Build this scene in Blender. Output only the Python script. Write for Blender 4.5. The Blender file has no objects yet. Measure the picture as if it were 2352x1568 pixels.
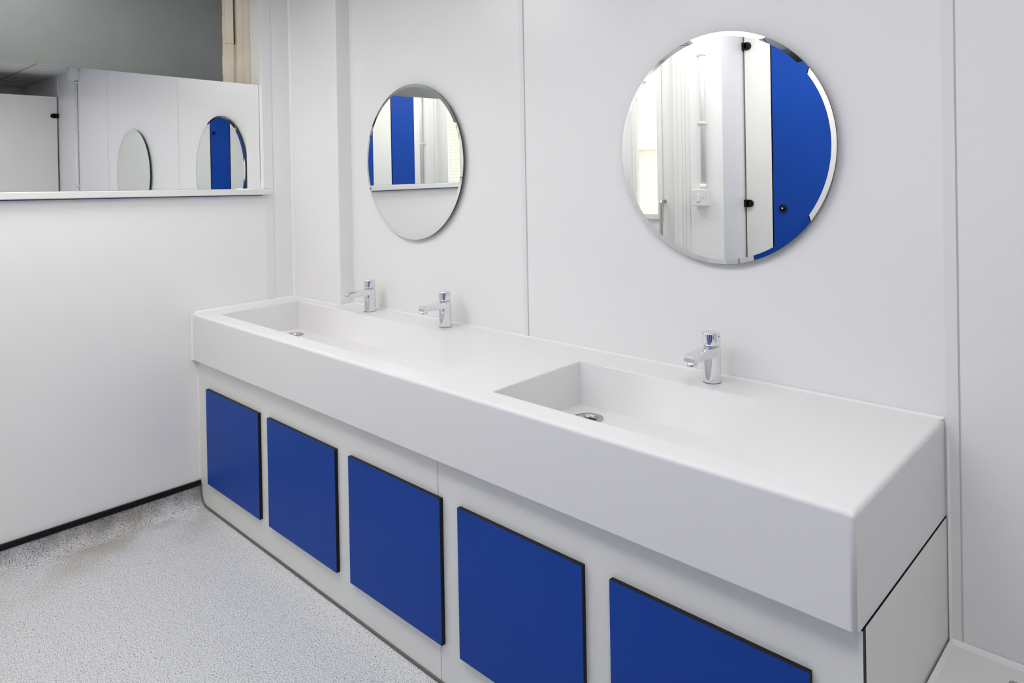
import bpy, bmesh, math, random
from mathutils import Vector, Matrix

# ---------------------------------------------------------------- scene, camera, light, exposure
S = bpy.context.scene
COL = S.collection
random.seed(4)

cam_data = bpy.data.cameras.new('camera')
cam = bpy.data.objects.new('camera', cam_data)
COL.objects.link(cam)
cam.location = (3.2099, -1.8267, 1.4257)
cam.rotation_mode = 'XYZ'
cam.rotation_euler = (1.5649, 0.018, 0.7725)
cam_data.sensor_width = 36.0
cam_data.lens = 1629.65 / 2352 * 36.0
cam_data.shift_y = -367.47 / 2352
cam_data.clip_start = 0.02
S.camera = cam

S.view_settings.view_transform = 'Standard'
S.view_settings.look = 'None'
S.view_settings.gamma = 1.0
S.view_settings.exposure = -0.06
S.view_settings.use_curve_mapping = False

world = bpy.data.worlds.new('daylight')
S.world = world
world.use_nodes = True
wn = world.node_tree.nodes
wn['Background'].inputs['Color'].default_value = (0.93, 0.97, 1.0, 1)
wn['Background'].inputs['Strength'].default_value = 4.0

LAMP_A, LAMP_B, LAMP_D, LAMP_C = 10.0, 7.6, 10.6, 10.0          # emission of the ceiling lights

# ---------------------------------------------------------------- materials
def mat(name, col, rough=0.4, metal=0.0, spec=0.5, coat=0.0):
    m = bpy.data.materials.new(name)
    m.use_nodes = True
    b = m.node_tree.nodes['Principled BSDF']
    b.inputs['Base Color'].default_value = (*col, 1)
    b.inputs['Roughness'].default_value = rough
    b.inputs['Metallic'].default_value = metal
    b.inputs['Specular IOR Level'].default_value = spec
    b.inputs['Coat Weight'].default_value = coat
    return m

def nodes_of(m):
    t = m.node_tree
    return t.nodes, t.links, t.nodes['Principled BSDF']

def noise_tint(m, c0, c1, scale, lo=0.4, hi=0.6, detail=3.0):
    n, l, b = nodes_of(m)
    tc = n.new('ShaderNodeTexCoord'); ns = n.new('ShaderNodeTexNoise'); cr = n.new('ShaderNodeValToRGB')
    ns.inputs['Scale'].default_value = scale; ns.inputs['Detail'].default_value = detail
    cr.color_ramp.elements[0].position = lo; cr.color_ramp.elements[1].position = hi
    cr.color_ramp.elements[0].color = (*c0, 1); cr.color_ramp.elements[1].color = (*c1, 1)
    l.new(tc.outputs['Object'], ns.inputs['Vector']); l.new(ns.outputs['Fac'], cr.inputs['Fac'])
    l.new(cr.outputs['Color'], b.inputs['Base Color'])
    return m

M = {}
M['clad'] = mat('white_wall_cladding', (.89, .885, .885), .28, spec=.45)
M['trim'] = mat('white_plastic_trim', (.84, .84, .845), .35)
M['trim_gap'] = mat('trim_shadow_groove', (.6, .6, .6), .6)
M['bead'] = mat('white_sealant', (.9, .9, .89), .45)
M['corian'] = mat('white_solid_surface', (.85, .845, .845), .32, spec=.3)
M['laminate'] = noise_tint(mat('white_laminate', (.78, .78, .74), .38), (.83, .835, .80), (.845, .845, .815), 1.5)
M['black_core'] = mat('black_laminate_edge', (.008, .008, .009), .5, spec=.2)
M['blue'] = noise_tint(mat('blue_laminate', (.009, .06, .36), .42, spec=.12), (.0085, .058, .35), (.0095, .063, .37), 2.0)
M['chrome'] = mat('chrome', (.82, .83, .86), .04, 1.0)
M['steel'] = mat('brushed_steel', (.55, .55, .54), .25, 1.0)
M['drain_dark'] = mat('drain_inside', (.34, .27, .16), .35, .8)
M['mirror'] = mat('mirror_silver', (.93, .945, .935), .0, 1.0)
M['mirror_edge'] = mat('green_glass_edge', (.02, .05, .045), .15)
M['pad'] = mat('mirror_mount', (.05, .07, .065), .6)
M['black'] = mat('black_plastic', (.008, .008, .008), .45, spec=.15)
M['sealgrey'] = mat('grey_sealant', (.13, .13, .12), .6)
M['cream'] = noise_tint(mat('cream_old_paint', (.62, .55, .42), .45), (.74, .67, .53), (.86, .8, .68), 6.0, .3, .7)
M['cream_dark'] = mat('shadowed_groove', (.22, .18, .1), .7)  # shadow inside the frame groove, put into its colour
M['pvc'] = mat('white_pvc', (.8, .8, .79), .35)
M['white_paint'] = mat('white_gloss_paint', (.82, .82, .8), .3)
M['alu'] = mat('satin_metal', (.5, .5, .49), .3, 1.0)

# ceiling tiles: joint grid
m = mat('ceiling_tiles', (.5, .5, .49), .7); M['tiles'] = m
n, l, b = nodes_of(m)
tc = n.new('ShaderNodeTexCoord'); br = n.new('ShaderNodeTexBrick'); mp = n.new('ShaderNodeMapping')
mp.inputs['Location'].default_value = (.06, .3, 0)
br.offset = 0; br.inputs['Scale'].default_value = 1; br.inputs['Brick Width'].default_value = .6
br.inputs['Row Height'].default_value = .6; br.inputs['Mortar Size'].default_value = .006
br.inputs['Color1'].default_value = (.76, .755, .74, 1); br.inputs['Color2'].default_value = (.74, .74, .73, 1)
br.inputs['Mortar'].default_value = (.22, .22, .22, 1)
l.new(tc.outputs['Object'], mp.inputs['Vector']); l.new(mp.outputs['Vector'], br.inputs['Vector'])
l.new(br.outputs['Color'], b.inputs['Base Color'])

# pale brick outside
m = mat('pale_brick', (.7, .6, .45), .8); M['brick'] = m
n, l, b = nodes_of(m)
tc = n.new('ShaderNodeTexCoord'); br = n.new('ShaderNodeTexBrick'); mp = n.new('ShaderNodeMapping')
mp.inputs['Rotation'].default_value = (math.pi / 2, 0, 0)
sx = n.new('ShaderNodeSeparateXYZ'); ad = n.new('ShaderNodeMath'); ad.operation = 'ADD'; cx = n.new('ShaderNodeCombineXYZ')
l.new(tc.outputs['Object'], sx.inputs[0]); l.new(sx.outputs['X'], ad.inputs[0]); l.new(sx.outputs['Y'], ad.inputs[1])
l.new(ad.outputs[0], cx.inputs['X']); l.new(sx.outputs['Z'], cx.inputs['Y'])
br.inputs['Scale'].default_value = 1; br.inputs['Brick Width'].default_value = .085; br.inputs['Row Height'].default_value = .026
br.inputs['Mortar Size'].default_value = .004
br.inputs['Color1'].default_value = (.8, .73, .61, 1); br.inputs['Color2'].default_value = (.76, .68, .55, 1)
br.inputs['Mortar'].default_value = (.6, .54, .44, 1)
l.new(cx.outputs[0], br.inputs['Vector']); l.new(br.outputs['Color'], b.inputs['Base Color'])

# speckled safety vinyl
m = mat('speckled_safety_vinyl', (.6, .6, .6), .45, spec=.35); M['vinyl'] = m
n, l, b = nodes_of(m)
tc = n.new('ShaderNodeTexCoord')
def speck(scale, lo, hi, c_dark):
    v = n.new('ShaderNodeTexNoise'); v.inputs['Scale'].default_value = scale; v.inputs['Detail'].default_value = 1.5
    v.inputs['Roughness'].default_value = .6
    r = n.new('ShaderNodeValToRGB')
    r.color_ramp.elements[0].position = lo; r.color_ramp.elements[1].position = hi
    r.color_ramp.elements[0].color = (*c_dark, 1); r.color_ramp.elements[1].color = (1, 1, 1, 1)
    l.new(tc.outputs['Object'], v.inputs['Vector']); l.new(v.outputs['Fac'], r.inputs['Fac'])
    return r.outputs['Color']
def mul(a, bb, f=1.0):
    x = n.new('ShaderNodeMix'); x.data_type = 'RGBA'; x.blend_type = 'MULTIPLY'; x.inputs['Factor'].default_value = f
    l.new(a, x.inputs['A']); l.new(bb, x.inputs['B']); return x.outputs['Result']
base = n.new('ShaderNodeRGB'); base.outputs[0].default_value = (.9, .9, .895, 1)
c = mul(base.outputs[0], speck(430, .38, .52, (.5, .52, .56)))
c = mul(c, speck(270, .37, .44, (.3, .34, .42)))
c = mul(c, speck(150, .30, .34, (.15, .15, .16)))
# worn, dirty patches beside the skirting (broken up by noise)
sp = n.new('ShaderNodeSeparateXYZ'); l.new(tc.outputs['Object'], sp.inputs[0])
mr = n.new('ShaderNodeMapRange'); mr.inputs['From Min'].default_value = .34; mr.inputs['From Max'].default_value = .1
l.new(sp.outputs['X'], mr.inputs['Value'])
dn = n.new('ShaderNodeTexNoise'); dn.inputs['Scale'].default_value = 4.0; dn.inputs['Detail'].default_value = 5
l.new(tc.outputs['Object'], dn.inputs['Vector'])
dr = n.new('ShaderNodeMapRange'); dr.inputs['From Min'].default_value = .42; dr.inputs['From Max'].default_value = .62
l.new(dn.outputs['Fac'], dr.inputs['Value'])
mm = n.new('ShaderNodeMath'); mm.operation = 'MULTIPLY'; l.new(mr.outputs[0], mm.inputs[0]); l.new(dr.outputs[0], mm.inputs[1])
dx = n.new('ShaderNodeMix'); dx.data_type = 'RGBA'; dx.blend_type = 'MULTIPLY'
l.new(mm.outputs[0], dx.inputs['Factor']); l.new(c, dx.inputs['A']); dx.inputs['B'].default_value = (.74, .68, .61, 1)
gm = n.new('ShaderNodeMapRange'); gm.inputs['From Min'].default_value = .05; gm.inputs['From Max'].default_value = .012  # separate band: darker grey on the cove's upright face, fading down the curve
l.new(sp.outputs['X'], gm.inputs['Value'])
gn = n.new('ShaderNodeTexNoise'); gn.inputs['Scale'].default_value = 7.0; gn.inputs['Detail'].default_value = 6
l.new(tc.outputs['Object'], gn.inputs['Vector'])
gr = n.new('ShaderNodeMapRange'); gr.inputs['From Min'].default_value = .3; gr.inputs['From Max'].default_value = .6
l.new(gn.outputs['Fac'], gr.inputs['Value'])
gx = n.new('ShaderNodeMath'); gx.operation = 'MULTIPLY'; l.new(gm.outputs[0], gx.inputs[0]); l.new(gr.outputs[0], gx.inputs[1])
gd = n.new('ShaderNodeMix'); gd.data_type = 'RGBA'; gd.blend_type = 'MULTIPLY'
l.new(gx.outputs[0], gd.inputs['Factor']); l.new(dx.outputs['Result'], gd.inputs['A']); gd.inputs['B'].default_value = (.55, .55, .57, 1)
l.new(gd.outputs['Result'], b.inputs['Base Color'])

# old grey painted pane
m = mat('grey_painted_pane', (.16, .175, .17), .38, spec=.6); M['greyglass'] = m
noise_tint(m, (.15, .17, .165), (.23, .235, .225), 1.3, .3, .7, 4)

# ledge underside strip: blue old paint with brown stains
m = mat('old_blue_paint', (.12, .2, .42), .9, spec=.05); M['oldblue'] = m
noise_tint(m, (.06, .04, .02), (.06, .11, .25), 9.0, .36, .44, 4)

# clear glazing
m = bpy.data.materials.new('clear_glazing'); m.use_nodes = True; M['glass'] = m
n, l = m.node_tree.nodes, m.node_tree.links
n.clear()
o = n.new('ShaderNodeOutputMaterial'); mx = n.new('ShaderNodeMixShader'); tr = n.new('ShaderNodeBsdfTransparent')
gl = n.new('ShaderNodeBsdfGlossy'); gl.inputs['Roughness'].default_value = 0; fr = n.new('ShaderNodeFresnel'); fr.inputs['IOR'].default_value = 1.5
tr.inputs['Color'].default_value = (.93, .95, .94, 1)
mx.inputs[0].default_value = .07; l.new(tr.outputs[0], mx.inputs[1]); l.new(gl.outputs[0], mx.inputs[2]); l.new(mx.outputs[0], o.inputs[0])

def emit(name, col, strength):
    m = mat(name, col, .5)
    b = m.node_tree.nodes['Principled BSDF']
    b.inputs['Emission Color'].default_value = (*col, 1); b.inputs['Emission Strength'].default_value = strength
    return m
M['lampA'] = emit('lamp_diffuser_glow', (1, .985, .96), LAMP_A)
M['lampB'] = emit('lamp_diffuser_glow_soft', (1, .98, .955), LAMP_B)
M['lampD'] = emit('lamp_diffuser_glow_near', (1, .98, .96), LAMP_D)
M['lampC'] = emit('downlight_glow', (1, .9, .72), LAMP_C)

# ---------------------------------------------------------------- helpers
def box(bm, x0, x1, y0, y1, z0, z1, mi=0, taper=None):
    vs = [bm.verts.new((x, y, z)) for x in (x0, x1) for y in (y0, y1) for z in (z0, z1)]
    f = []
    for q in ((0, 1, 3, 2), (4, 6, 7, 5), (0, 4, 5, 1), (2, 3, 7, 6), (0, 2, 6, 4), (1, 5, 7, 3)):
        f.append(bm.faces.new([vs[i] for i in q])); f[-1].material_index = mi
    return vs, f

def lathe(bm, prof, seg=40, axis='z', origin=(0, 0, 0), mi=0, cap0=True, cap1=True, mis=None):
    """prof: list of (radius, height)"""
    rings = []
    for r, h in prof:
        ring = []
        for i in range(seg):
            a = 2 * math.pi * i / seg
            p = {'z': (r * math.cos(a), r * math.sin(a), h), 'y': (r * math.cos(a), -h, r * math.sin(a)),
                 'x': (h, r * math.cos(a), r * math.sin(a))}[axis]
            ring.append(bm.verts.new(Vector(p) + Vector(origin)))
        rings.append(ring)
    for k in range(len(rings) - 1):
        for i in range(seg):
            j = (i + 1) % seg
            f = bm.faces.new((rings[k][i], rings[k][j], rings[k + 1][j], rings[k + 1][i]))
            f.material_index = mis[k] if mis else mi; f.smooth = True
    if cap0: f = bm.faces.new(list(reversed(rings[0]))); f.material_index = mi
    if cap1: f = bm.faces.new(rings[-1]); f.material_index = mi
    return rings

def tube(bm, pts, r, seg=14, mi=0):
    pts = [Vector(p) for p in pts]
    rings = []
    up = None
    for i, p in enumerate(pts):
        t = (pts[min(i + 1, len(pts) - 1)] - pts[max(i - 1, 0)]).normalized()
        if up is None:
            up = t.orthogonal().normalized()
        else:
            up = (up - t * up.dot(t)).normalized()
        v = t.cross(up)
        rings.append([bm.verts.new(p + r * (math.cos(2 * math.pi * k / seg) * up + math.sin(2 * math.pi * k / seg) * v)) for k in range(seg)])
    for a, c in zip(rings, rings[1:]):
        for k in range(seg):
            j = (k + 1) % seg
            f = bm.faces.new((a[k], a[j], c[j], c[k])); f.smooth = True; f.material_index = mi
    bm.faces.new(list(reversed(rings[0]))); bm.faces.new(rings[-1])

def obj(name, bm, mats, parent=None, bevel=0.0, seg=2, smooth=False, autosmooth=False):
    bmesh.ops.recalc_face_normals(bm, faces=bm.faces[:])
    me = bpy.data.meshes.new(name)
    bm.to_mesh(me); bm.free()
    o = bpy.data.objects.new(name, me); COL.objects.link(o)
    for m in (mats if isinstance(mats, (list, tuple)) else [mats]):
        me.materials.append(m)
    if parent: o.parent = parent
    if bevel:
        md = o.modifiers.new('bevel', 'BEVEL'); md.width = bevel; md.segments = seg; md.limit_method = 'ANGLE'
        md.angle_limit = math.radians(40); md.harden_normals = False
    return o

def new():
    return bmesh.new()

def tag(o, label=None, cat=None, group=None, kind=None):
    if label: o['label'] = label
    if cat: o['category'] = cat
    if group: o['group'] = group
    if kind: o['kind'] = kind
    return o

def thing(name, label, cat, loc=(0, 0, 0), rz=0, group=None):
    o = bpy.data.objects.new(name, None); COL.objects.link(o)
    o.empty_display_size = .05
    o.location = loc; o.rotation_euler = (0, 0, rz)
    return tag(o, label, cat, group)

def dup(root, loc, label):
    r = root.copy(); COL.objects.link(r); r.location = loc; r['label'] = label
    for ch in list(root.children):
        c = ch.copy(); COL.objects.link(c); c.parent = r
        for g in ch.children:
            d = g.copy(); COL.objects.link(d); d.parent = c
    return r

def struct(name, bm, m, **k):
    o = obj(name, bm, m, **k); o['kind'] = 'structure'; return o

def bx(*a):
    bm = new(); box(bm, *a); return bm

# ---------------------------------------------------------------- measured numbers
L, D, H, T = 2.785, .578, .85, .207
YF = -.555                      # face of the cabinet below the basin
CX, CY = .4117, -.081           # pipe chase in the corner
CEIL = 2.41
YW = -1.75                      # opposite wall (with the switch)
XC = 1.354                      # where the cubicle recess begins
YD = -2.0                       # cubicle fronts
XP = 4.06                       # partition on the far right
def ztop(y): return H + .0105 * (y + D) / D

# ---------------------------------------------------------------- setting
def slab(z0, z1):
    bm = new(); box(bm, -.2, 5.3, YW - .1, .12, z0, z1); box(bm, XC - .1, 5.3, -3.45, YW - .1, z0, z1); return bm
struct('floor', slab(-.1, 0), M['vinyl'])
struct('ceiling', slab(CEIL, CEIL + .1), M['tiles'])
struct('wall_back', bx(-.2, 5.2, 0, .12, 0, CEIL), M['clad'])
bm = new()
OY0, OY1, OZ0, OZ1 = -1.62, -.232, 1.39, 2.36
box(bm, -.2, 0, -1.85, 0, 0, OZ0)
box(bm, -.2, 0, OY1, 0, OZ0, CEIL)
box(bm, -.2, 0, -1.85, OY0, OZ0, CEIL)
box(bm, -.2, 0, OY0, OY1, OZ1, CEIL)
bmesh.ops.remove_doubles(bm, verts=bm.verts[:], dist=1e-5)
struct('wall_left', bm, M['clad'])
struct('wall_right', bx(5.2, 5.3, -3.45, 0, 0, CEIL), M['clad'])
bm = new()
DX0, DX1, DZ = .28, 1.054, 2.25       # door opening in the opposite wall
box(bm, 0, DX0, YW - .1, YW, 0, CEIL)
box(bm, DX1, XC, YW - .1, YW, 0, CEIL)
box(bm, DX0, DX1, YW - .1, YW, DZ, CEIL)
box(bm, XC - .1, XC, -3.35, YW - .1, 0, CEIL)
struct('wall_front', bm, M['clad'])
struct('wall_cubicle_back', bx(XC - .1, 5.2, -3.45, -3.35, 0, CEIL), M['clad'])
# corner pipe chase
struct('wall_corner_boxing', bx(0, CX, CY, 0, ztop(CY) - .002, CEIL), M['clad'], bevel=.006, seg=3)

# joint strips (cover strip plus the thin open groove beside it)
def strip_back(name, x0, x1, z0, z1, groove_left=False):
    bm = new()
    box(bm, x0, x1, -.0025, .0, z0, z1, 0)
    box(bm, x1, x1 + .0035, -.0006, .0, z0, z1, 1)
    return struct(name, bm, [M['trim'], M['trim_gap']])
strip_back('trim_1', 1.478, 1.4975, ztop(0), CEIL)
strip_back('trim_2', 2.788, 2.813, .36, CEIL)
bm = new()
box(bm, 0, .003, -.222, -.184, .66, 1.362, 0); box(bm, 0, .003, -.230, -.184, 1.395, CEIL, 0)
box(bm, 0, .0008, -.184, -.1825, .66, CEIL, 1)
struct('trim_3', bm, [M['trim'], M['trim_gap']])
# corner sealant: flat fillets across each inside corner
def fillet(bm, p, q, d1, d2, w):
    d1, d2, p, q = Vector(d1), Vector(d2), Vector(p), Vector(q)
    r = [[bm.verts.new(e), bm.verts.new(e + d1 * w), bm.verts.new(e + d2 * w)] for e in (p, q)]
    bm.faces.new(r[0]); bm.faces.new(list(reversed(r[1])))
    for i in range(3):
        j = (i + 1) % 3; bm.faces.new((r[0][i], r[0][j], r[1][j], r[1][i]))
def bead(name, p, q, d1, d2, w):
    bm = new(); fillet(bm, p, q, d1, d2, w); return struct(name, bm, M['bead'])
bead('trim_4', (.0002, CY - .0002, ztop(CY)), (.0002, CY - .0002, CEIL), (1, 0, 0), (0, -1, 0), .008)
bead('trim_5', (CX + .0002, -.0002, ztop(0)), (CX + .0002, -.0002, CEIL), (1, 0, 0), (0, -1, 0), .008)
bead('trim_6', (L + .0052, -.0002, .36), (L + .0052, -.0002, H - .003), (1, 0, 0), (0, -1, 0), .007)
# coved vinyl skirting with a black capping on the left wall
def cove_profile(k=8):
    p = [(.010, .09), (.010, .055)]
    for i in range(1, k + 1):
        a = math.pi / 2 * i / k
        p.append((.010 + .052 * (1 - math.cos(a)), .055 - .0545 * math.sin(a)))
    p += [(.075, .0005)]
    return p
bm = new()
pr = cove_profile()
ra = [bm.verts.new((x, YF - .003, z)) for x, z in pr]; rb = [bm.verts.new((x, YW + .001, z - (.008 if z > .06 else 0))) for x, z in pr]
for i in range(len(pr) - 1):
    j = i + 1; f = bm.faces.new((ra[i], ra[j], rb[j], rb[i])); f.smooth = True
struct('baseboard_left', bm, M['vinyl'])
bm = new()
vs, _ = box(bm, .0, .016, YW + .001, YF - .001, .086, .107)
for v in vs:
    v.co.z -= .0115 * (YF - v.co.y) / 1.0
    if v.co.z > .09 and v.co.x > .01: v.co.x -= .005
struct('trim_7', bm, M['black'], bevel=.002)
# grey sealant line along the foot of the cabinet, following the cove
bm = new()
pl = [(.016, .088), (.016, .055)] + [(.016 + .05 * (1 - math.cos(math.pi / 2 * i / 6)), .055 - .050 * math.sin(math.pi / 2 * i / 6)) for i in range(1, 7)]
pl += [(x * .1 + .1, .005 + random.uniform(-.0008, .0008)) for x in range(0, 27)]
tube(bm, [(x, YF - .001, z) for x, z in pl], .0048, 8)
struct('trim_8', bm, M['sealgrey'])

# old internal window: cream frame, grey painted glass
w1 = bpy.data.objects.new('window_1', None); COL.objects.link(w1); w1['kind'] = 'structure'
bm = new()
box(bm, -.155, -.108, -.262, -.2325, 1.42, OZ1); box(bm, -.155, -.112, -.294, -.262, 1.42, OZ1)
box(bm, -.155, -.130, -.3085, -.294, 1.42, 2.09, 0)
box(bm, -.155, -.150, -.3085, -.294, 2.09, OZ1, 1)
vs, _ = box(bm, -.155, -.118, -.349, -.3085, 2.09, OZ1, 0)
vs, _ = box(bm, -.155, -.121, -.338, -.3085, 1.42, 2.09, 0)
for z in [1.42 + i * .047 for i in range(20)]:            # flaking putty edge beside the glass
    w = random.uniform(.003, .009)
    box(bm, -.150, -.127, -.349 - w, -.336, z, z + .047, 0)
box(bm, -.155, -.112, OY0, -.2325, OZ1 - .05, OZ1, 0)
obj('window_frame', bm, [M['cream'], M['cream_dark']], w1, bevel=.0015)
obj('window_pane', bx(-.146, -.140, OY0 + .001, -.30, 1.391, OZ1 - .001), M['greyglass'], w1)

# ledge under the strip mirror
def zl(y): return .0115 * (-.215 - y)            # it runs slightly out of level
def tilt(bm):
    for v in bm.verts: v.co.z += zl(v.co.y)
bm = new(); box(bm, .0008, .030, OY0 - .03, -.214, 1.364, 1.392); tilt(bm)
sill = thing('window_ledge', 'narrow white painted ledge running under the strip mirror on the left wall', 'ledge')
obj('ledge_board', bm, M['white_paint'], sill, bevel=.003)
bm = new(); box(bm, .0005, .018, OY0 - .02, -.245, 1.3595, 1.364); tilt(bm)
o = obj('paint_strip', bm, M['oldblue'], sill); o['label'] = 'bare blue and brown stained strip under the ledge'

# ---------------------------------------------------------------- strip mirror in the old window opening
sm = thing('strip_mirror', 'long rectangular frameless mirror above the ledge on the left wall', 'mirror', (-.0262, -.25, 0), .0126)
bm = new()
ys = (-1.352, .0158)
def zb(y): return 1.3928 + zl(y - .25)
v = [bm.verts.new((x, y, z)) for x in (0, -.005) for (y, z) in ((ys[0], zb(ys[0])), (ys[1], zb(ys[1])), (ys[1], 1.8885), (ys[0], 1.902))]
bm.faces.new(v[0:4]).material_index = 0
for q in ((7, 6, 5, 4), (0, 4, 5, 1), (1, 5, 6, 2), (2, 6, 7, 3), (3, 7, 4, 0)):
    bm.faces.new([v[i] for i in q]).material_index = 1
obj('mirror_glass', bm, [M['mirror'], M['mirror_edge']], sm)

# ---------------------------------------------------------------- round mirrors
R0 = .3203
def round_mirror(x, z, label):
    t = thing('round_mirror', label, 'mirror', (x, 0, z), 0, 'round wall mirrors above the basins')
    bm = new(); lathe(bm, [(R0 - .0125, .020), (.15, .020), (.02, .020)], 128, 'y', cap0=False)
    for f in bm.faces: f.smooth = False
    obj('mirror_glass', bm, M['mirror'], t)
    bm = new(); lathe(bm, [(R0, .0190), (R0 - .0125, .0202)], 128, 'y', cap0=False, cap1=False)
    o = obj('bevelled_rim', bm, M['mirror'], t); o['label'] = 'bevelled mirror rim'
    bm = new(); lathe(bm, [(R0 - .03, .0135), (R0, .0135), (R0, .0190)], 128, 'y', cap1=False)
    obj('glass_edge', bm, M['mirror_edge'], t)
    bm = new(); lathe(bm, [(R0 - .035, .0), (R0 - .035, .0138)], 64, 'y')
    obj('mounting_pad', bm, M['pad'], t)
    return t
RM = round_mirror(.8706, 1.4957, 'round mirror on the back wall beside the corner boxing, above the two far taps')
dup(RM, (2.2448, 0, 1.4957), 'round mirror at right above the nearest tap, reflecting a light switch and blue door')

# ---------------------------------------------------------------- trough counter with two basins
ct = thing('washbasin_counter', 'long white moulded counter with two sunken sloping basins along the back wall', 'washbasin')
bm = new()
bw = bm.edges.layers.float.new('bevel_weight_edge')
DRAIN = [(.131 + .112, -.222), (1.833 + .101, -.222)]
B = [(.131, 1.582, -.506, -.128), (1.833, 2.676, -.506, -.134)]
NS = 24
LEVEL = .155                                         # level part of each basin, round its drain
xs = {0.001, CX + .001, L}
for b in B:
    xs |= {b[0], b[0] + LEVEL} | {b[0] + LEVEL + (b[1] - b[0] - LEVEL) * k / NS for k in range(1, NS + 1)}
xs = sorted(xs)
ysn = sorted({-D, CY - .001, -.001, -.506, -.131})
vt = {}
def V(x, y, z):
    k = (round(x, 5), round(y, 5), round(z, 5))
    if k not in vt: vt[k] = bm.verts.new(k)
    return vt[k]
YB = -.131
def inb(x, y):
    for b in B:
        if b[0] < x < b[1] and -.506 < y < YB: return b
    return None
used = set()
for i in range(len(xs) - 1):
    for j in range(len(ysn) - 1):
        x0, x1, y0, y1 = xs[i], xs[i + 1], ysn[j], ysn[j + 1]
        xm, ym = (x0 + x1) / 2, (y0 + y1) / 2
        if xm < CX and ym > CY: continue
        bm.faces.new((V(x0, y0, H - T), V(x0, y1, H - T), V(x1, y1, H - T), V(x1, y0, H - T)))
        if not inb(xm, ym):
            bm.faces.new((V(x0, y0, ztop(y0)), V(x1, y0, ztop(y0)), V(x1, y1, ztop(y1)), V(x0, y1, ztop(y1))))
# outer walls
def wallq(p, q):
    bm.faces.new((V(*p, H - T), V(*q, H - T), V(*q, ztop(q[1])), V(*p, ztop(p[1]))))
for i in range(len(xs) - 1):
    wallq((xs[i], -D), (xs[i + 1], -D))
    yb = CY - .001 if xs[i + 1] < CX + .01 else -.001
    wallq((xs[i + 1], yb), (xs[i], yb))
for j in range(len(ysn) - 1):
    wallq((L, ysn[j]), (L, ysn[j + 1]))
    if ysn[j] > CY - .01: wallq((CX + .001, ysn[j + 1]), (CX + .001, ysn[j]))
    else: wallq((xs[0], ysn[j + 1]), (xs[0], ysn[j]))
# basins: deep at the left, ramping up to the right, twisted back wall
for b in B:
    x0, x1, y0, y1 = b[0], b[1], -.506, YB
    zf0, zf1 = .727, ztop(-.3) - .006
    xf = x0 + LEVEL
    seq = [x for x in xs if x0 - 1e-6 <= x <= x1 + 1e-6]
    def zfl(x): return zf0 if x <= xf else zf0 + (zf1 - zf0) * (x - xf) / (x1 - xf)
    def ycr(x):                                     # crease between floor and twisted back wall
        return y1 - .004 if x <= xf else y1 - .004 - .27 * ((x - xf) / (x1 - xf)) ** 1.03
    for xa, xb in zip(seq, seq[1:]):
        fa = [V(xa, y0 + .003, zfl(xa)), V(xb, y0 + .003, zfl(xb)), V(xb, ycr(xb), zfl(xb)), V(xa, ycr(xa), zfl(xa))]
        if xa == x0:
            dc = DRAIN[B.index(b)]
            ring = [V(dc[0] + .0335 * math.cos(k * math.pi / 20), dc[1] + .0335 * math.sin(k * math.pi / 20), zf0) for k in range(40)]
            low = [V(p.co.x, p.co.y, zf0 - .055) for p in ring]
            for k in range(40):
                bm.faces.new((ring[k], ring[(k + 1) % 40], low[(k + 1) % 40], low[k]))
            bm.faces.new(low)
            for q, corner in enumerate((fa[2], fa[3], fa[0], fa[1])):      # quadrants: +x+y, -x+y, -x-y, +x-y
                for k in range(q * 10, q * 10 + 10):
                    bm.faces.new((corner, ring[(k + 1) % 40], ring[k]))
                nxt = (fa[2], fa[3], fa[0], fa[1])[(q + 1) % 4]
                bm.faces.new((corner, nxt, ring[(q * 10 + 10) % 40]))
        else:
            bm.faces.new(fa)
        # front wall and back wall strips up to the rim
        bm.faces.new((V(xa, y0, ztop(y0)), V(xb, y0, ztop(y0)), fa[1], fa[0]))
        bm.faces.new((V(xa, y1, ztop(y1)), V(xa, ycr(xa), zfl(xa)), V(xb, ycr(xb), zfl(xb)), V(xb, y1, ztop(y1))))
    for x, s in ((x0, 1), (x1, -1)):
        bm.faces.new((V(x, y0, ztop(y0)), V(x, y0 + .003, zfl(x)), V(x, ycr(x), zfl(x)), V(x, y1, ztop(y1))))
bmesh.ops.recalc_face_normals(bm, faces=bm.faces[:])
bm.edges.ensure_lookup_table()
for e in bm.edges:
    a, c = e.verts[0].co, e.verts[1].co
    def is_top(p): return abs(p.z - ztop(p.y)) < 1e-4
    outer_front = abs(a.y + D) < 1e-4 and abs(c.y + D) < 1e-4
    outer_right = abs(a.x - L) < 1e-4 and abs(c.x - L) < 1e-4
    if is_top(a) and is_top(c):
        if outer_front or outer_right: e[bw] = 1.0
        elif inb((a.x + c.x) / 2 + .001, (a.y + c.y) / 2 + .001) or inb((a.x + c.x) / 2 - .001, (a.y + c.y) / 2 - .001):
            if any(f.normal.z < .8 for f in e.link_faces) or True: e[bw] = .35
    elif outer_front and outer_right: e[bw] = 1.0
    elif outer_front and a.z < H - T + 1e-4 and c.z < H - T + 1e-4: e[bw] = .3
for e in bm.edges:                                 # only true corners, never the flat grid lines
    if len(e.link_faces) == 2 and e.calc_face_angle(0) < .35: e[bw] = 0
    elif any(abs(a_.co.x - b_[1]) < 1e-4 for b_ in B for a_ in e.verts) and abs(e.verts[0].co.x - e.verts[1].co.x) < 1e-4 and e.verts[0].co.x < L - .01: e[bw] = 0; e.smooth = False
    elif e[bw] == 0: e.smooth = False
o = obj('counter_body', bm, M['corian'], ct)
md = o.modifiers.new('bevel', 'BEVEL'); md.width = .013; md.segments = 5; md.limit_method = 'WEIGHT'; md.harden_normals = True
for p in o.data.polygons: p.use_smooth = True
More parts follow.
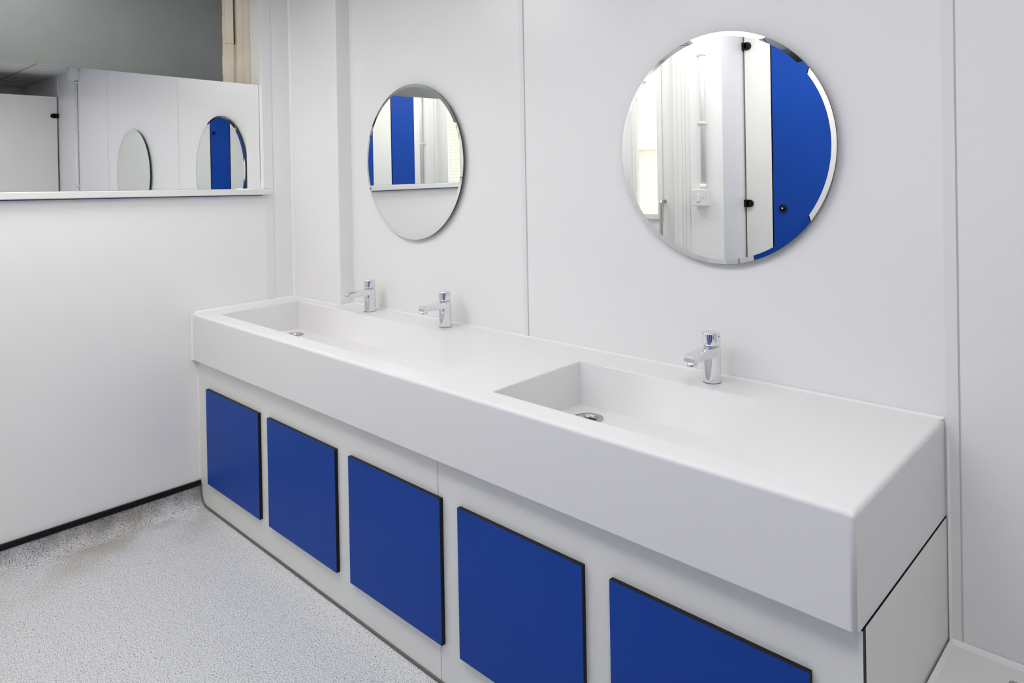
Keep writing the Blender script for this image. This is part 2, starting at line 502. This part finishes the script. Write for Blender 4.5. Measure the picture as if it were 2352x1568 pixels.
for (dx_, dy_) in DRAIN:
    og = (dx_, dy_, .7272)
    bm = new(); lathe(bm, [(.0455, .0), (.045, .0018), (.0305, .0022), (.029, -.001), (.029, -.004)], 48, origin=og, cap0=False, cap1=False)
    d = obj('drain', bm, M['steel'], ct)
    bm = new(); lathe(bm, [(.0292, -.002), (.0275, -.0005), (.0255, -.0015), (.025, -.006)], 48, origin=og, cap0=False, cap1=False)
    obj('drain_ring', bm, M['chrome'], d)
    bm = new(); lathe(bm, [(.0252, -.003), (.0248, -.046), (.001, -.048)], 48, origin=og, cap0=False)
    obj('drain_throat', bm, M['drain_dark'], d)
# sealant along the walls
bm = new()
ZB = ztop(0) - .0003; ZC_ = ztop(CY) - .0008
fillet(bm, (CX + .002, -.0012, ZB), (L - .001, -.0012, ZB), (0, -1, 0), (0, 0, 1), .0055)
fillet(bm, (.0012, CY - .0012, ZC_), (CX + .001, CY - .0012, ZC_), (0, -1, 0), (0, 0, 1), .0055)
fillet(bm, (CX + .0012, CY - .001, ZC_), (CX + .0012, -.002, ZB), (1, 0, 0), (0, 0, 1), .0065)
fillet(bm, (.0012, -D + .012, H), (.0012, CY - .002, ZC_), (1, 0, 0), (0, 0, 1), .0075)
fillet(bm, (.0012, -D + .0005, H - T), (.0012, -D + .0005, H - .003), (1, 0, 0), (0, -1, 0), .008)
obj('sealant_bead', bm, M['bead'], ct)

# ---------------------------------------------------------------- cabinet under the counter
cab = thing('vanity_cabinet', 'white laminate cabinet under the basin counter carrying five blue panels', 'cabinet')
ZC = H - T - .003
def board(x0, x1, y0, y1, z0, z1, face, name, m, parent, chamfer=0.0):
    bm = new(); vs, fs = box(bm, x0, x1, y0, y1, z0, z1, 1)
    bmesh.ops.recalc_face_normals(bm, faces=bm.faces[:])
    for f in bm.faces:
        if f.normal.dot(Vector(face)) > .9: f.material_index = 0
    return obj(name, bm, [m, M['black_core']], parent, bevel=chamfer, seg=2)
bm = new(); fillet(bm, (.0008, YF + .004, .112), (.0008, YF + .004, ZC), (1, 0, 0), (0, -1, 0), .009); obj('sealant_bead', bm, M['bead'], cab)
SX = 1.6574
board(.004, SX - .0008, YF, YF + .013, .002, ZC, (0, -1, 0), 'front_panel', M['laminate'], cab)
board(SX + .0008, L + .0018, YF, YF + .013, .002, ZC, (0, -1, 0), 'front_panel', M['laminate'], cab)
board(L - .009, L + .0022, YF + .0135, -.002, .002, ZC + .0008, (1, 0, 0), 'end_panel', M['laminate'], cab)
PAN = [(.1097, .4824), (.6659, .4717), (1.2188, .459), (1.7525, .4303), (2.2607, .4391)]
for x, w in PAN:
    bm = new()
    G = YF - .013
    z0, z1, r = .1224, .1224 + .4107, .004
    box(bm, x, x + w, G, YF - .0002, z0, z1, 1)
    bmesh.ops.recalc_face_normals(bm, faces=bm.faces[:])
    for f in bm.faces:
        if f.normal.y < -.9: f.material_index = 0
    p = obj('access_panel', bm, [M['blue'], M['black_core']], cab)
    p['label'] = 'blue panel with black edges'

# ---------------------------------------------------------------- taps
def tap(loc, label):
    t = thing('basin_tap', label, 'tap', loc, 0, 'chrome push taps on the counter')
    bm = new(); lathe(bm, [(.0240, .0009), (.0244, .0013), (.0244, .0022), (.0242, .0925), (.0241, .094), (.0232, .0965), (.021, .097)], 48)
    obj('body', bm, M['chrome'], t)
    bm = new(); lathe(bm, [(.0246, 0), (.0246, .001)], 40); obj('gasket', bm, M['black'], t)
    bm = new(); lathe(bm, [(.0200, .0965), (.0200, .1025)], 40, cap0=False, cap1=False); 
    obj('collar', bm, M['steel'], t)
    bm = new(); lathe(bm, [(.021, .1015), (.0232, .1022), (.0243, .1045), (.0243, .1055), (.0245, .131), (.0244, .1325), (.0235, .1348), (.0225, .1354), (.0205, .1356)], 48)
    obj('push_cap', bm, M['chrome'], t)
    bm = new(); lathe(bm, [(.0014, 0), (.0014, .0008)], 12, 'x', origin=(.0242, -.004, .127))
    obj('grub_screw', bm, M['black'], t)
    # spout: flat tapered arm leaving the body just below the cap
    bm = new()
    secs = [(.0, .0215, .0700, .0968), (-.024, .0205, .0705, .0966), (-.070, .0196, .0725, .0950), (-.106, .0190, .0738, .0938), (-.116, .0172, .0742, .0930)]
    rings = []
    for y, hw, za, zt in secs:
        rr = .0035
        pts = [(-hw + rr, za), (hw - rr, za), (hw, za + rr), (hw, zt - rr), (hw - rr, zt), (-hw + rr, zt), (-hw, zt - rr), (-hw, za + rr)]
        rings.append([bm.verts.new((px, y, pz)) for px, pz in pts])
    for a, c in zip(rings, rings[1:]):
        for i in range(8):
            j = (i + 1) % 8; bm.faces.new((a[i], a[j], c[j], c[i]))
    bm.faces.new(rings[0]); bm.faces.new(list(reversed(rings[-1])))
    sp_ = obj('spout', bm, M['chrome'], t, bevel=.0012)
    bm = new(); lathe(bm, [(.0095, .066), (.0100, .0622), (.0132, .0622), (.0140, .0640), (.0140, .0760)], 28, origin=(0, -.100, 0))
    for v in bm.verts: v.co.y += -.25 * (.077 - v.co.z)
    a = obj('aerator', bm, M['chrome'], sp_)
    return t
TZ = ztop(-.068)
T1 = tap((.625, -.068, TZ), 'chrome push tap on the counter right beside the corner boxing, farthest from the near end')
dup(T1, (1.128, -.07, TZ), 'middle chrome push tap, second along from the corner, left of the wall joint')
dup(T1, (2.2455, -.07, TZ), 'nearest chrome push tap, standing below the right round mirror')

# ---------------------------------------------------------------- low ledge at the right
t = thing('pipe_boxing', 'low white boxed ledge against the wall beside the right end of the cabinet', 'ledge', (0, 0, 0))
obj('boxing_top', bx(L + .006, XP - .02, -.40, -.001, .345, .358), M['corian'], t, bevel=.003)
obj('boxing_front', bx(L + .006, XP - .02, -.395, -.382, .0, .345), M['laminate'], t)
bm = new(); fillet(bm, (L + .0065, -.0012, .3578), (XP - .03, -.0012, .3578), (0, -1, 0), (0, 0, 1), .010); fillet(bm, (L + .0065, -.39, .3578), (L + .0065, -.0015, .3578), (1, 0, 0), (0, 0, 1), .009)
obj('sealant_bead', bm, M['bead'], t)
t = thing('metal_fitting', 'small grey metal fitting on the low white ledge at the bottom right edge', 'fitting', (2.942, -.110, .358), math.radians(0))
bm = new(); box(bm, -.026, .03, -.022, .018, 0, .014)
obj('body', bm, M['alu'], t, bevel=.002)
bm = new(); box(bm, -.026, .03, -.0225, .018, .0152, .020)
obj('hinged_cap', bm, M['alu'], t, bevel=.002)
bm = new(); box(bm, -.022, .004, -.002, .016, .020, .0235)
obj('catch', bm, M['alu'], t, bevel=.0015)

# ---------------------------------------------------------------- conduit and partition at the far right (seen in the strip mirror)
def clip(bm, z, hw=.016, r=.0105):
    box(bm, -.009, .009, -.026, 0, z - .006, z + .006); box(bm, .009, .03, -.004, 0, z - .007, z + .007)
def conduit(name, label, loc, rz, z0, z1, clips, boxz=None, grp='white wall conduits'):
    t = thing(name, label, 'conduit', loc, rz, grp)
    bm = new(); tube(bm, [(0, -.013, z0), (0, -.013, z1)], .0125, 16); obj('pipe', bm, M['pvc'], t)
    for z in clips:
        bm = new(); box(bm, -.016, .016, -.028, 0, z - .007, z + .007); box(bm, .016, .038, -.005, 0, z - .009, z + .009)
        c_ = obj('clip', bm, M['pvc'], t, bevel=.002)
        bm = new(); lathe(bm, [(.0032, .005), (.0032, .0062)], 12, 'y', origin=(.028, 0, z)); obj('screw', bm, M['steel'], c_)
    if boxz:
        obj('junction_box', bx(-.055, .05, -.06, 0, boxz, CEIL - .001), M['pvc'], t, bevel=.003)
    return t
conduit('wall_conduit', 'white vertical conduit with a box at its top, reflected in the strip mirror', (3.515, 0, 0), 0, .36, 2.31, (1.42, 1.90, 2.285), 2.30)
t = thing('cubicle_partition', 'white cubicle partition with one black bracket, reflected at the far left of the strip mirror', 'partition', (XP, 0, 0))
board(0, .013, -1.402, -.012, .15, 2.215, (-1, 0, 0), 'partition_board', M['laminate'], t)
bm = new()
box(bm, -.016, .0, -.045, -.0005, 2.025, 2.065); lathe(bm, [(.02, -.016), (.02, .0)], 24, 'x', origin=(0, -.045, 2.045))
obj('bracket', bm, M['black'], t, bevel=.003)
t = thing('cubicle_door', 'blue cubicle door beside the far partition, seen inside the reflected round mirror', 'door', (XP, -1.41, .15), 0, 'blue cubicle doors')
board(0, .013, -.2, 0, 0, 2.065, (-1, 0, 0), 'door_board', M['blue'], t)
bm = new(); lathe(bm, [(.016, -.012), (.016, 0)], 24, 'x', origin=(0, -.03, 1.79)); obj('bracket', bm, M['black'], t, bevel=.002)
t = thing('cubicle_pilaster', 'white pilaster closing the corner next to the far blue door', 'partition', (XP, -1.618, 0), 0, 'white pilasters between the cubicle doors')
board(0, .013, -.37, 0, 0, 2.215, (-1, 0, 0), 'pilaster_board', M['laminate'], t)
struct('trim_9', bx(XP - .004, XP + .006, -.003, 0, 2.22, CEIL), M['bead'])

# ---------------------------------------------------------------- opposite side of the room (seen in the round mirrors)
def pilaster(x0, x1, label, brackets=False):
    t = thing('cubicle_pilaster', label, 'partition', (x0, YD, 0), 0, 'white pilasters between the cubicle doors')
    board(0, x1 - x0, -.013, 0, 0, 2.27, (0, 1, 0), 'pilaster_board', M['laminate'], t)
    if brackets:
        for z in (2.137, 1.255):
            bm = new()
            box(bm, -.0095, .022, .0, .016, z - .021, z + .021)
            lathe(bm, [(.021, -.016), (.021, .0)], 24, 'y', origin=(.022, 0, z))
            obj('bracket', bm, M['black'], t, bevel=.003)
    return t
def cub_door(x0, x1, label):
    t = thing('cubicle_door', label, 'door', (x0, YD, .15), 0, 'blue cubicle doors')
    board(0, x1 - x0, -.016, -.003, 0, 2.11, (0, 1, 0), 'door_board', M['blue'], t)
    bm = new(); lathe(bm, [(.021, .003), (.021, -.003), (.018, -.0075), (.005, -.008)], 28, 'y', origin=(.052, 0, 1.231 - .15)); k = obj('lock', bm, M['black'], t)
    bm = new(); lathe(bm, [(.0045, -.0075), (.0045, -.0092)], 14, 'y', origin=(.052, 0, 1.231 - .15)); obj('coin_slot', bm, M['chrome'], k)
    return t
pilaster(XC + .010, 1.513, 'white pilaster with black brackets beside the wall return, reflected in the right round mirror', True)
cub_door(1.519, 2.035, 'blue cubicle door with round black lock, reflected in the right round mirror')
pilaster(2.043, 2.335, 'wide white pilaster between blue doors, reflected in the left round mirror')
cub_door(2.343, 2.86, 'blue cubicle door at the left rim of the left round mirror')
pilaster(2.868, 3.16, 'white pilaster farther along the cubicle row, beyond the second blue door')
cub_door(3.168, 3.685, 'blue cubicle door at the near end of the cubicle row')
pilaster(3.693, 4.055, 'white end pilaster closing the cubicle row')

sw = thing('light_switch', 'white single rocker light switch on the wall reflected in the right round mirror', 'switch', (1.229, YW, 1.295))
obj('back_box', bx(-.044, .044, .0, .034, -.044, .044), M['pvc'], sw, bevel=.003)
o = obj('plate', bx(-.046, .046, .034, .044, -.046, .046), M['pvc'], sw, bevel=.004, seg=3)
obj('rocker', bx(-.011, .011, .044, .0475, -.02, .02), M['white_paint'], sw, bevel=.0015)
for s in (-1, 1):
    bm = new(); lathe(bm, [(.0035, -.044), (.0035, -.0448)], 12, 'y', origin=(s * .03, 0, 0)); obj('screw', bm, M['steel'], sw)
c2 = conduit('wall_conduit', 'slim white conduit running down to the light switch in the right mirror', (1.243, YW, 0), math.pi, 1.341, CEIL - .002, (1.705, 2.083))
bm = new(); lathe(bm, [(.017, 0), (.017, .03)], 18, origin=(0, -.016, 1.3405)); obj('gland', bm, M['pvc'], c2)

# glazed entrance door with pull handle
d1 = bpy.data.objects.new('door_1', None); COL.objects.link(d1); d1['kind'] = 'structure'
bm = new()
GX0, GX1, GZ0, GZ1 = .795, .938, 1.195, 2.13
y0, y1 = YW - .030, YW - .015
box(bm, DX0 + .006, GX0, y0, y1, .008, DZ - .006); box(bm, GX1, DX1 - .006, y0, y1, .008, DZ - .006)
box(bm, GX0, GX1, y0, y1, .008, GZ0); box(bm, GX0, GX1, y0, y1, GZ1, DZ - .006)
obj('door_leaf', bm, M['white_paint'], d1)
bm = new()
for (a, b_, c_, e_) in ((GX1 - .002, GX1 + .03, GZ0 - .03, GZ1 + .03), (GX0 - .03, GX0 + .002, GZ0 - .03, GZ1 + .03), (GX0, GX1, GZ0 - .03, GZ0 + .002), (GX0, GX1, GZ1 - .002, GZ1 + .03)):
    box(bm, a, b_, y1, y1 + .010, c_, e_)
obj('glazing_bead', bm, M['white_paint'], d1, bevel=.003)
obj('vision_pane', bx(GX0, GX1, y1 - .010, y1 - .006, GZ0, GZ1), M['glass'], d1)
bm = new()
hx = .981
pts = [(hx, y1, 1.272), (hx, y1 + .032, 1.272)] + [(hx, y1 + .032 + .014 * math.sin(a), 1.272 - .014 * (1 - math.cos(a))) for a in (.4, .8, 1.2, 1.57)]
pts += [(hx, y1 + .046, .99), (hx, y1 + .042, .978), (hx, y1 + .032, .972), (hx, y1, .972)]
tube(bm, pts, .0095, 14)
obj('door_handle', bm, M['alu'], d1)
bm = new()
for (xa, xb, pr_) in ((DX1, DX1 + .03, .006), (DX1 + .03, DX1 + .055, .010), (DX1 + .055, DX1 + .075, .007), (DX1 + .075, DX1 + .100, .004)):
    box(bm, xa, xb, YW, YW + pr_, 0, DZ + .06)
for (xa, xb, pr_) in ((DX0 - .03, DX0, .012), (DX0 - .055, DX0 - .03, .02), (DX0 - .1, DX0 - .055, .01)):
    box(bm, xa, xb, YW, YW + pr_, 0, DZ + .06)
box(bm, DX0 - .1, DX1 + .1, YW, YW + .015, DZ + .0, DZ + .09)
struct('trim_10', bm, M['white_paint'], bevel=.003)

# courtyard beyond the glass
bm = new(); box(bm, -2.6, XC - .1, -4.3, -4.2, 0, 3.4); box(bm, XC - .135, XC - .1005, -4.2, YW - .101, 0, 3.4)
struct('wall_courtyard', bm, M['brick'])
struct('floor_courtyard', bx(-2.6, XC - .1, -4.2, YW - .101, -.1, -.0005), M['trim_gap'])
bm = new(); tube(bm, [(-2.4, -4.12, 1.72), (1.2, -4.12, 1.72)], .045, 14); tube(bm, [(-.9, -4.12, 0), (-.9, -4.12, 1.7)], .03, 12)
tag(obj('courtyard_pipe', bm, M['pvc']), 'pale pipe on the brick wall outside, seen through the door glass', 'pipe')

# ---------------------------------------------------------------- ceiling lights
def ceiling_light(x, y, w, d, m, label):
    t = thing('ceiling_light', label, 'light', (x, y, CEIL), 0, 'recessed ceiling lights')
    bm = new()
    for (a, b_, c_, e_) in ((-w - .02, -w, -d - .02, d + .02), (w, w + .02, -d - .02, d + .02), (-w, w, -d - .02, -d), (-w, w, d, d + .02)):
        box(bm, a, b_, c_, e_, -.012, -.0005)
    obj('frame', bm, M['white_paint'], t)
    obj('diffuser', bx(-w, w, -d, d, -.008, -.001), m, t)
    return t
ceiling_light(.55, -1.2, .29, .29, M['lampA'], 'square ceiling light above the far left end of the room')
ceiling_light(1.8, -1.42, .58, .25, M['lampB'], 'long ceiling light above the middle of the counter')
ceiling_light(3.08, -1.25, .29, .29, M['lampD'], 'square ceiling light above the near end of the counter')
ceiling_light(4.62, -.62, .06, .06, M['lampC'], 'small warm downlight beyond the right partition')
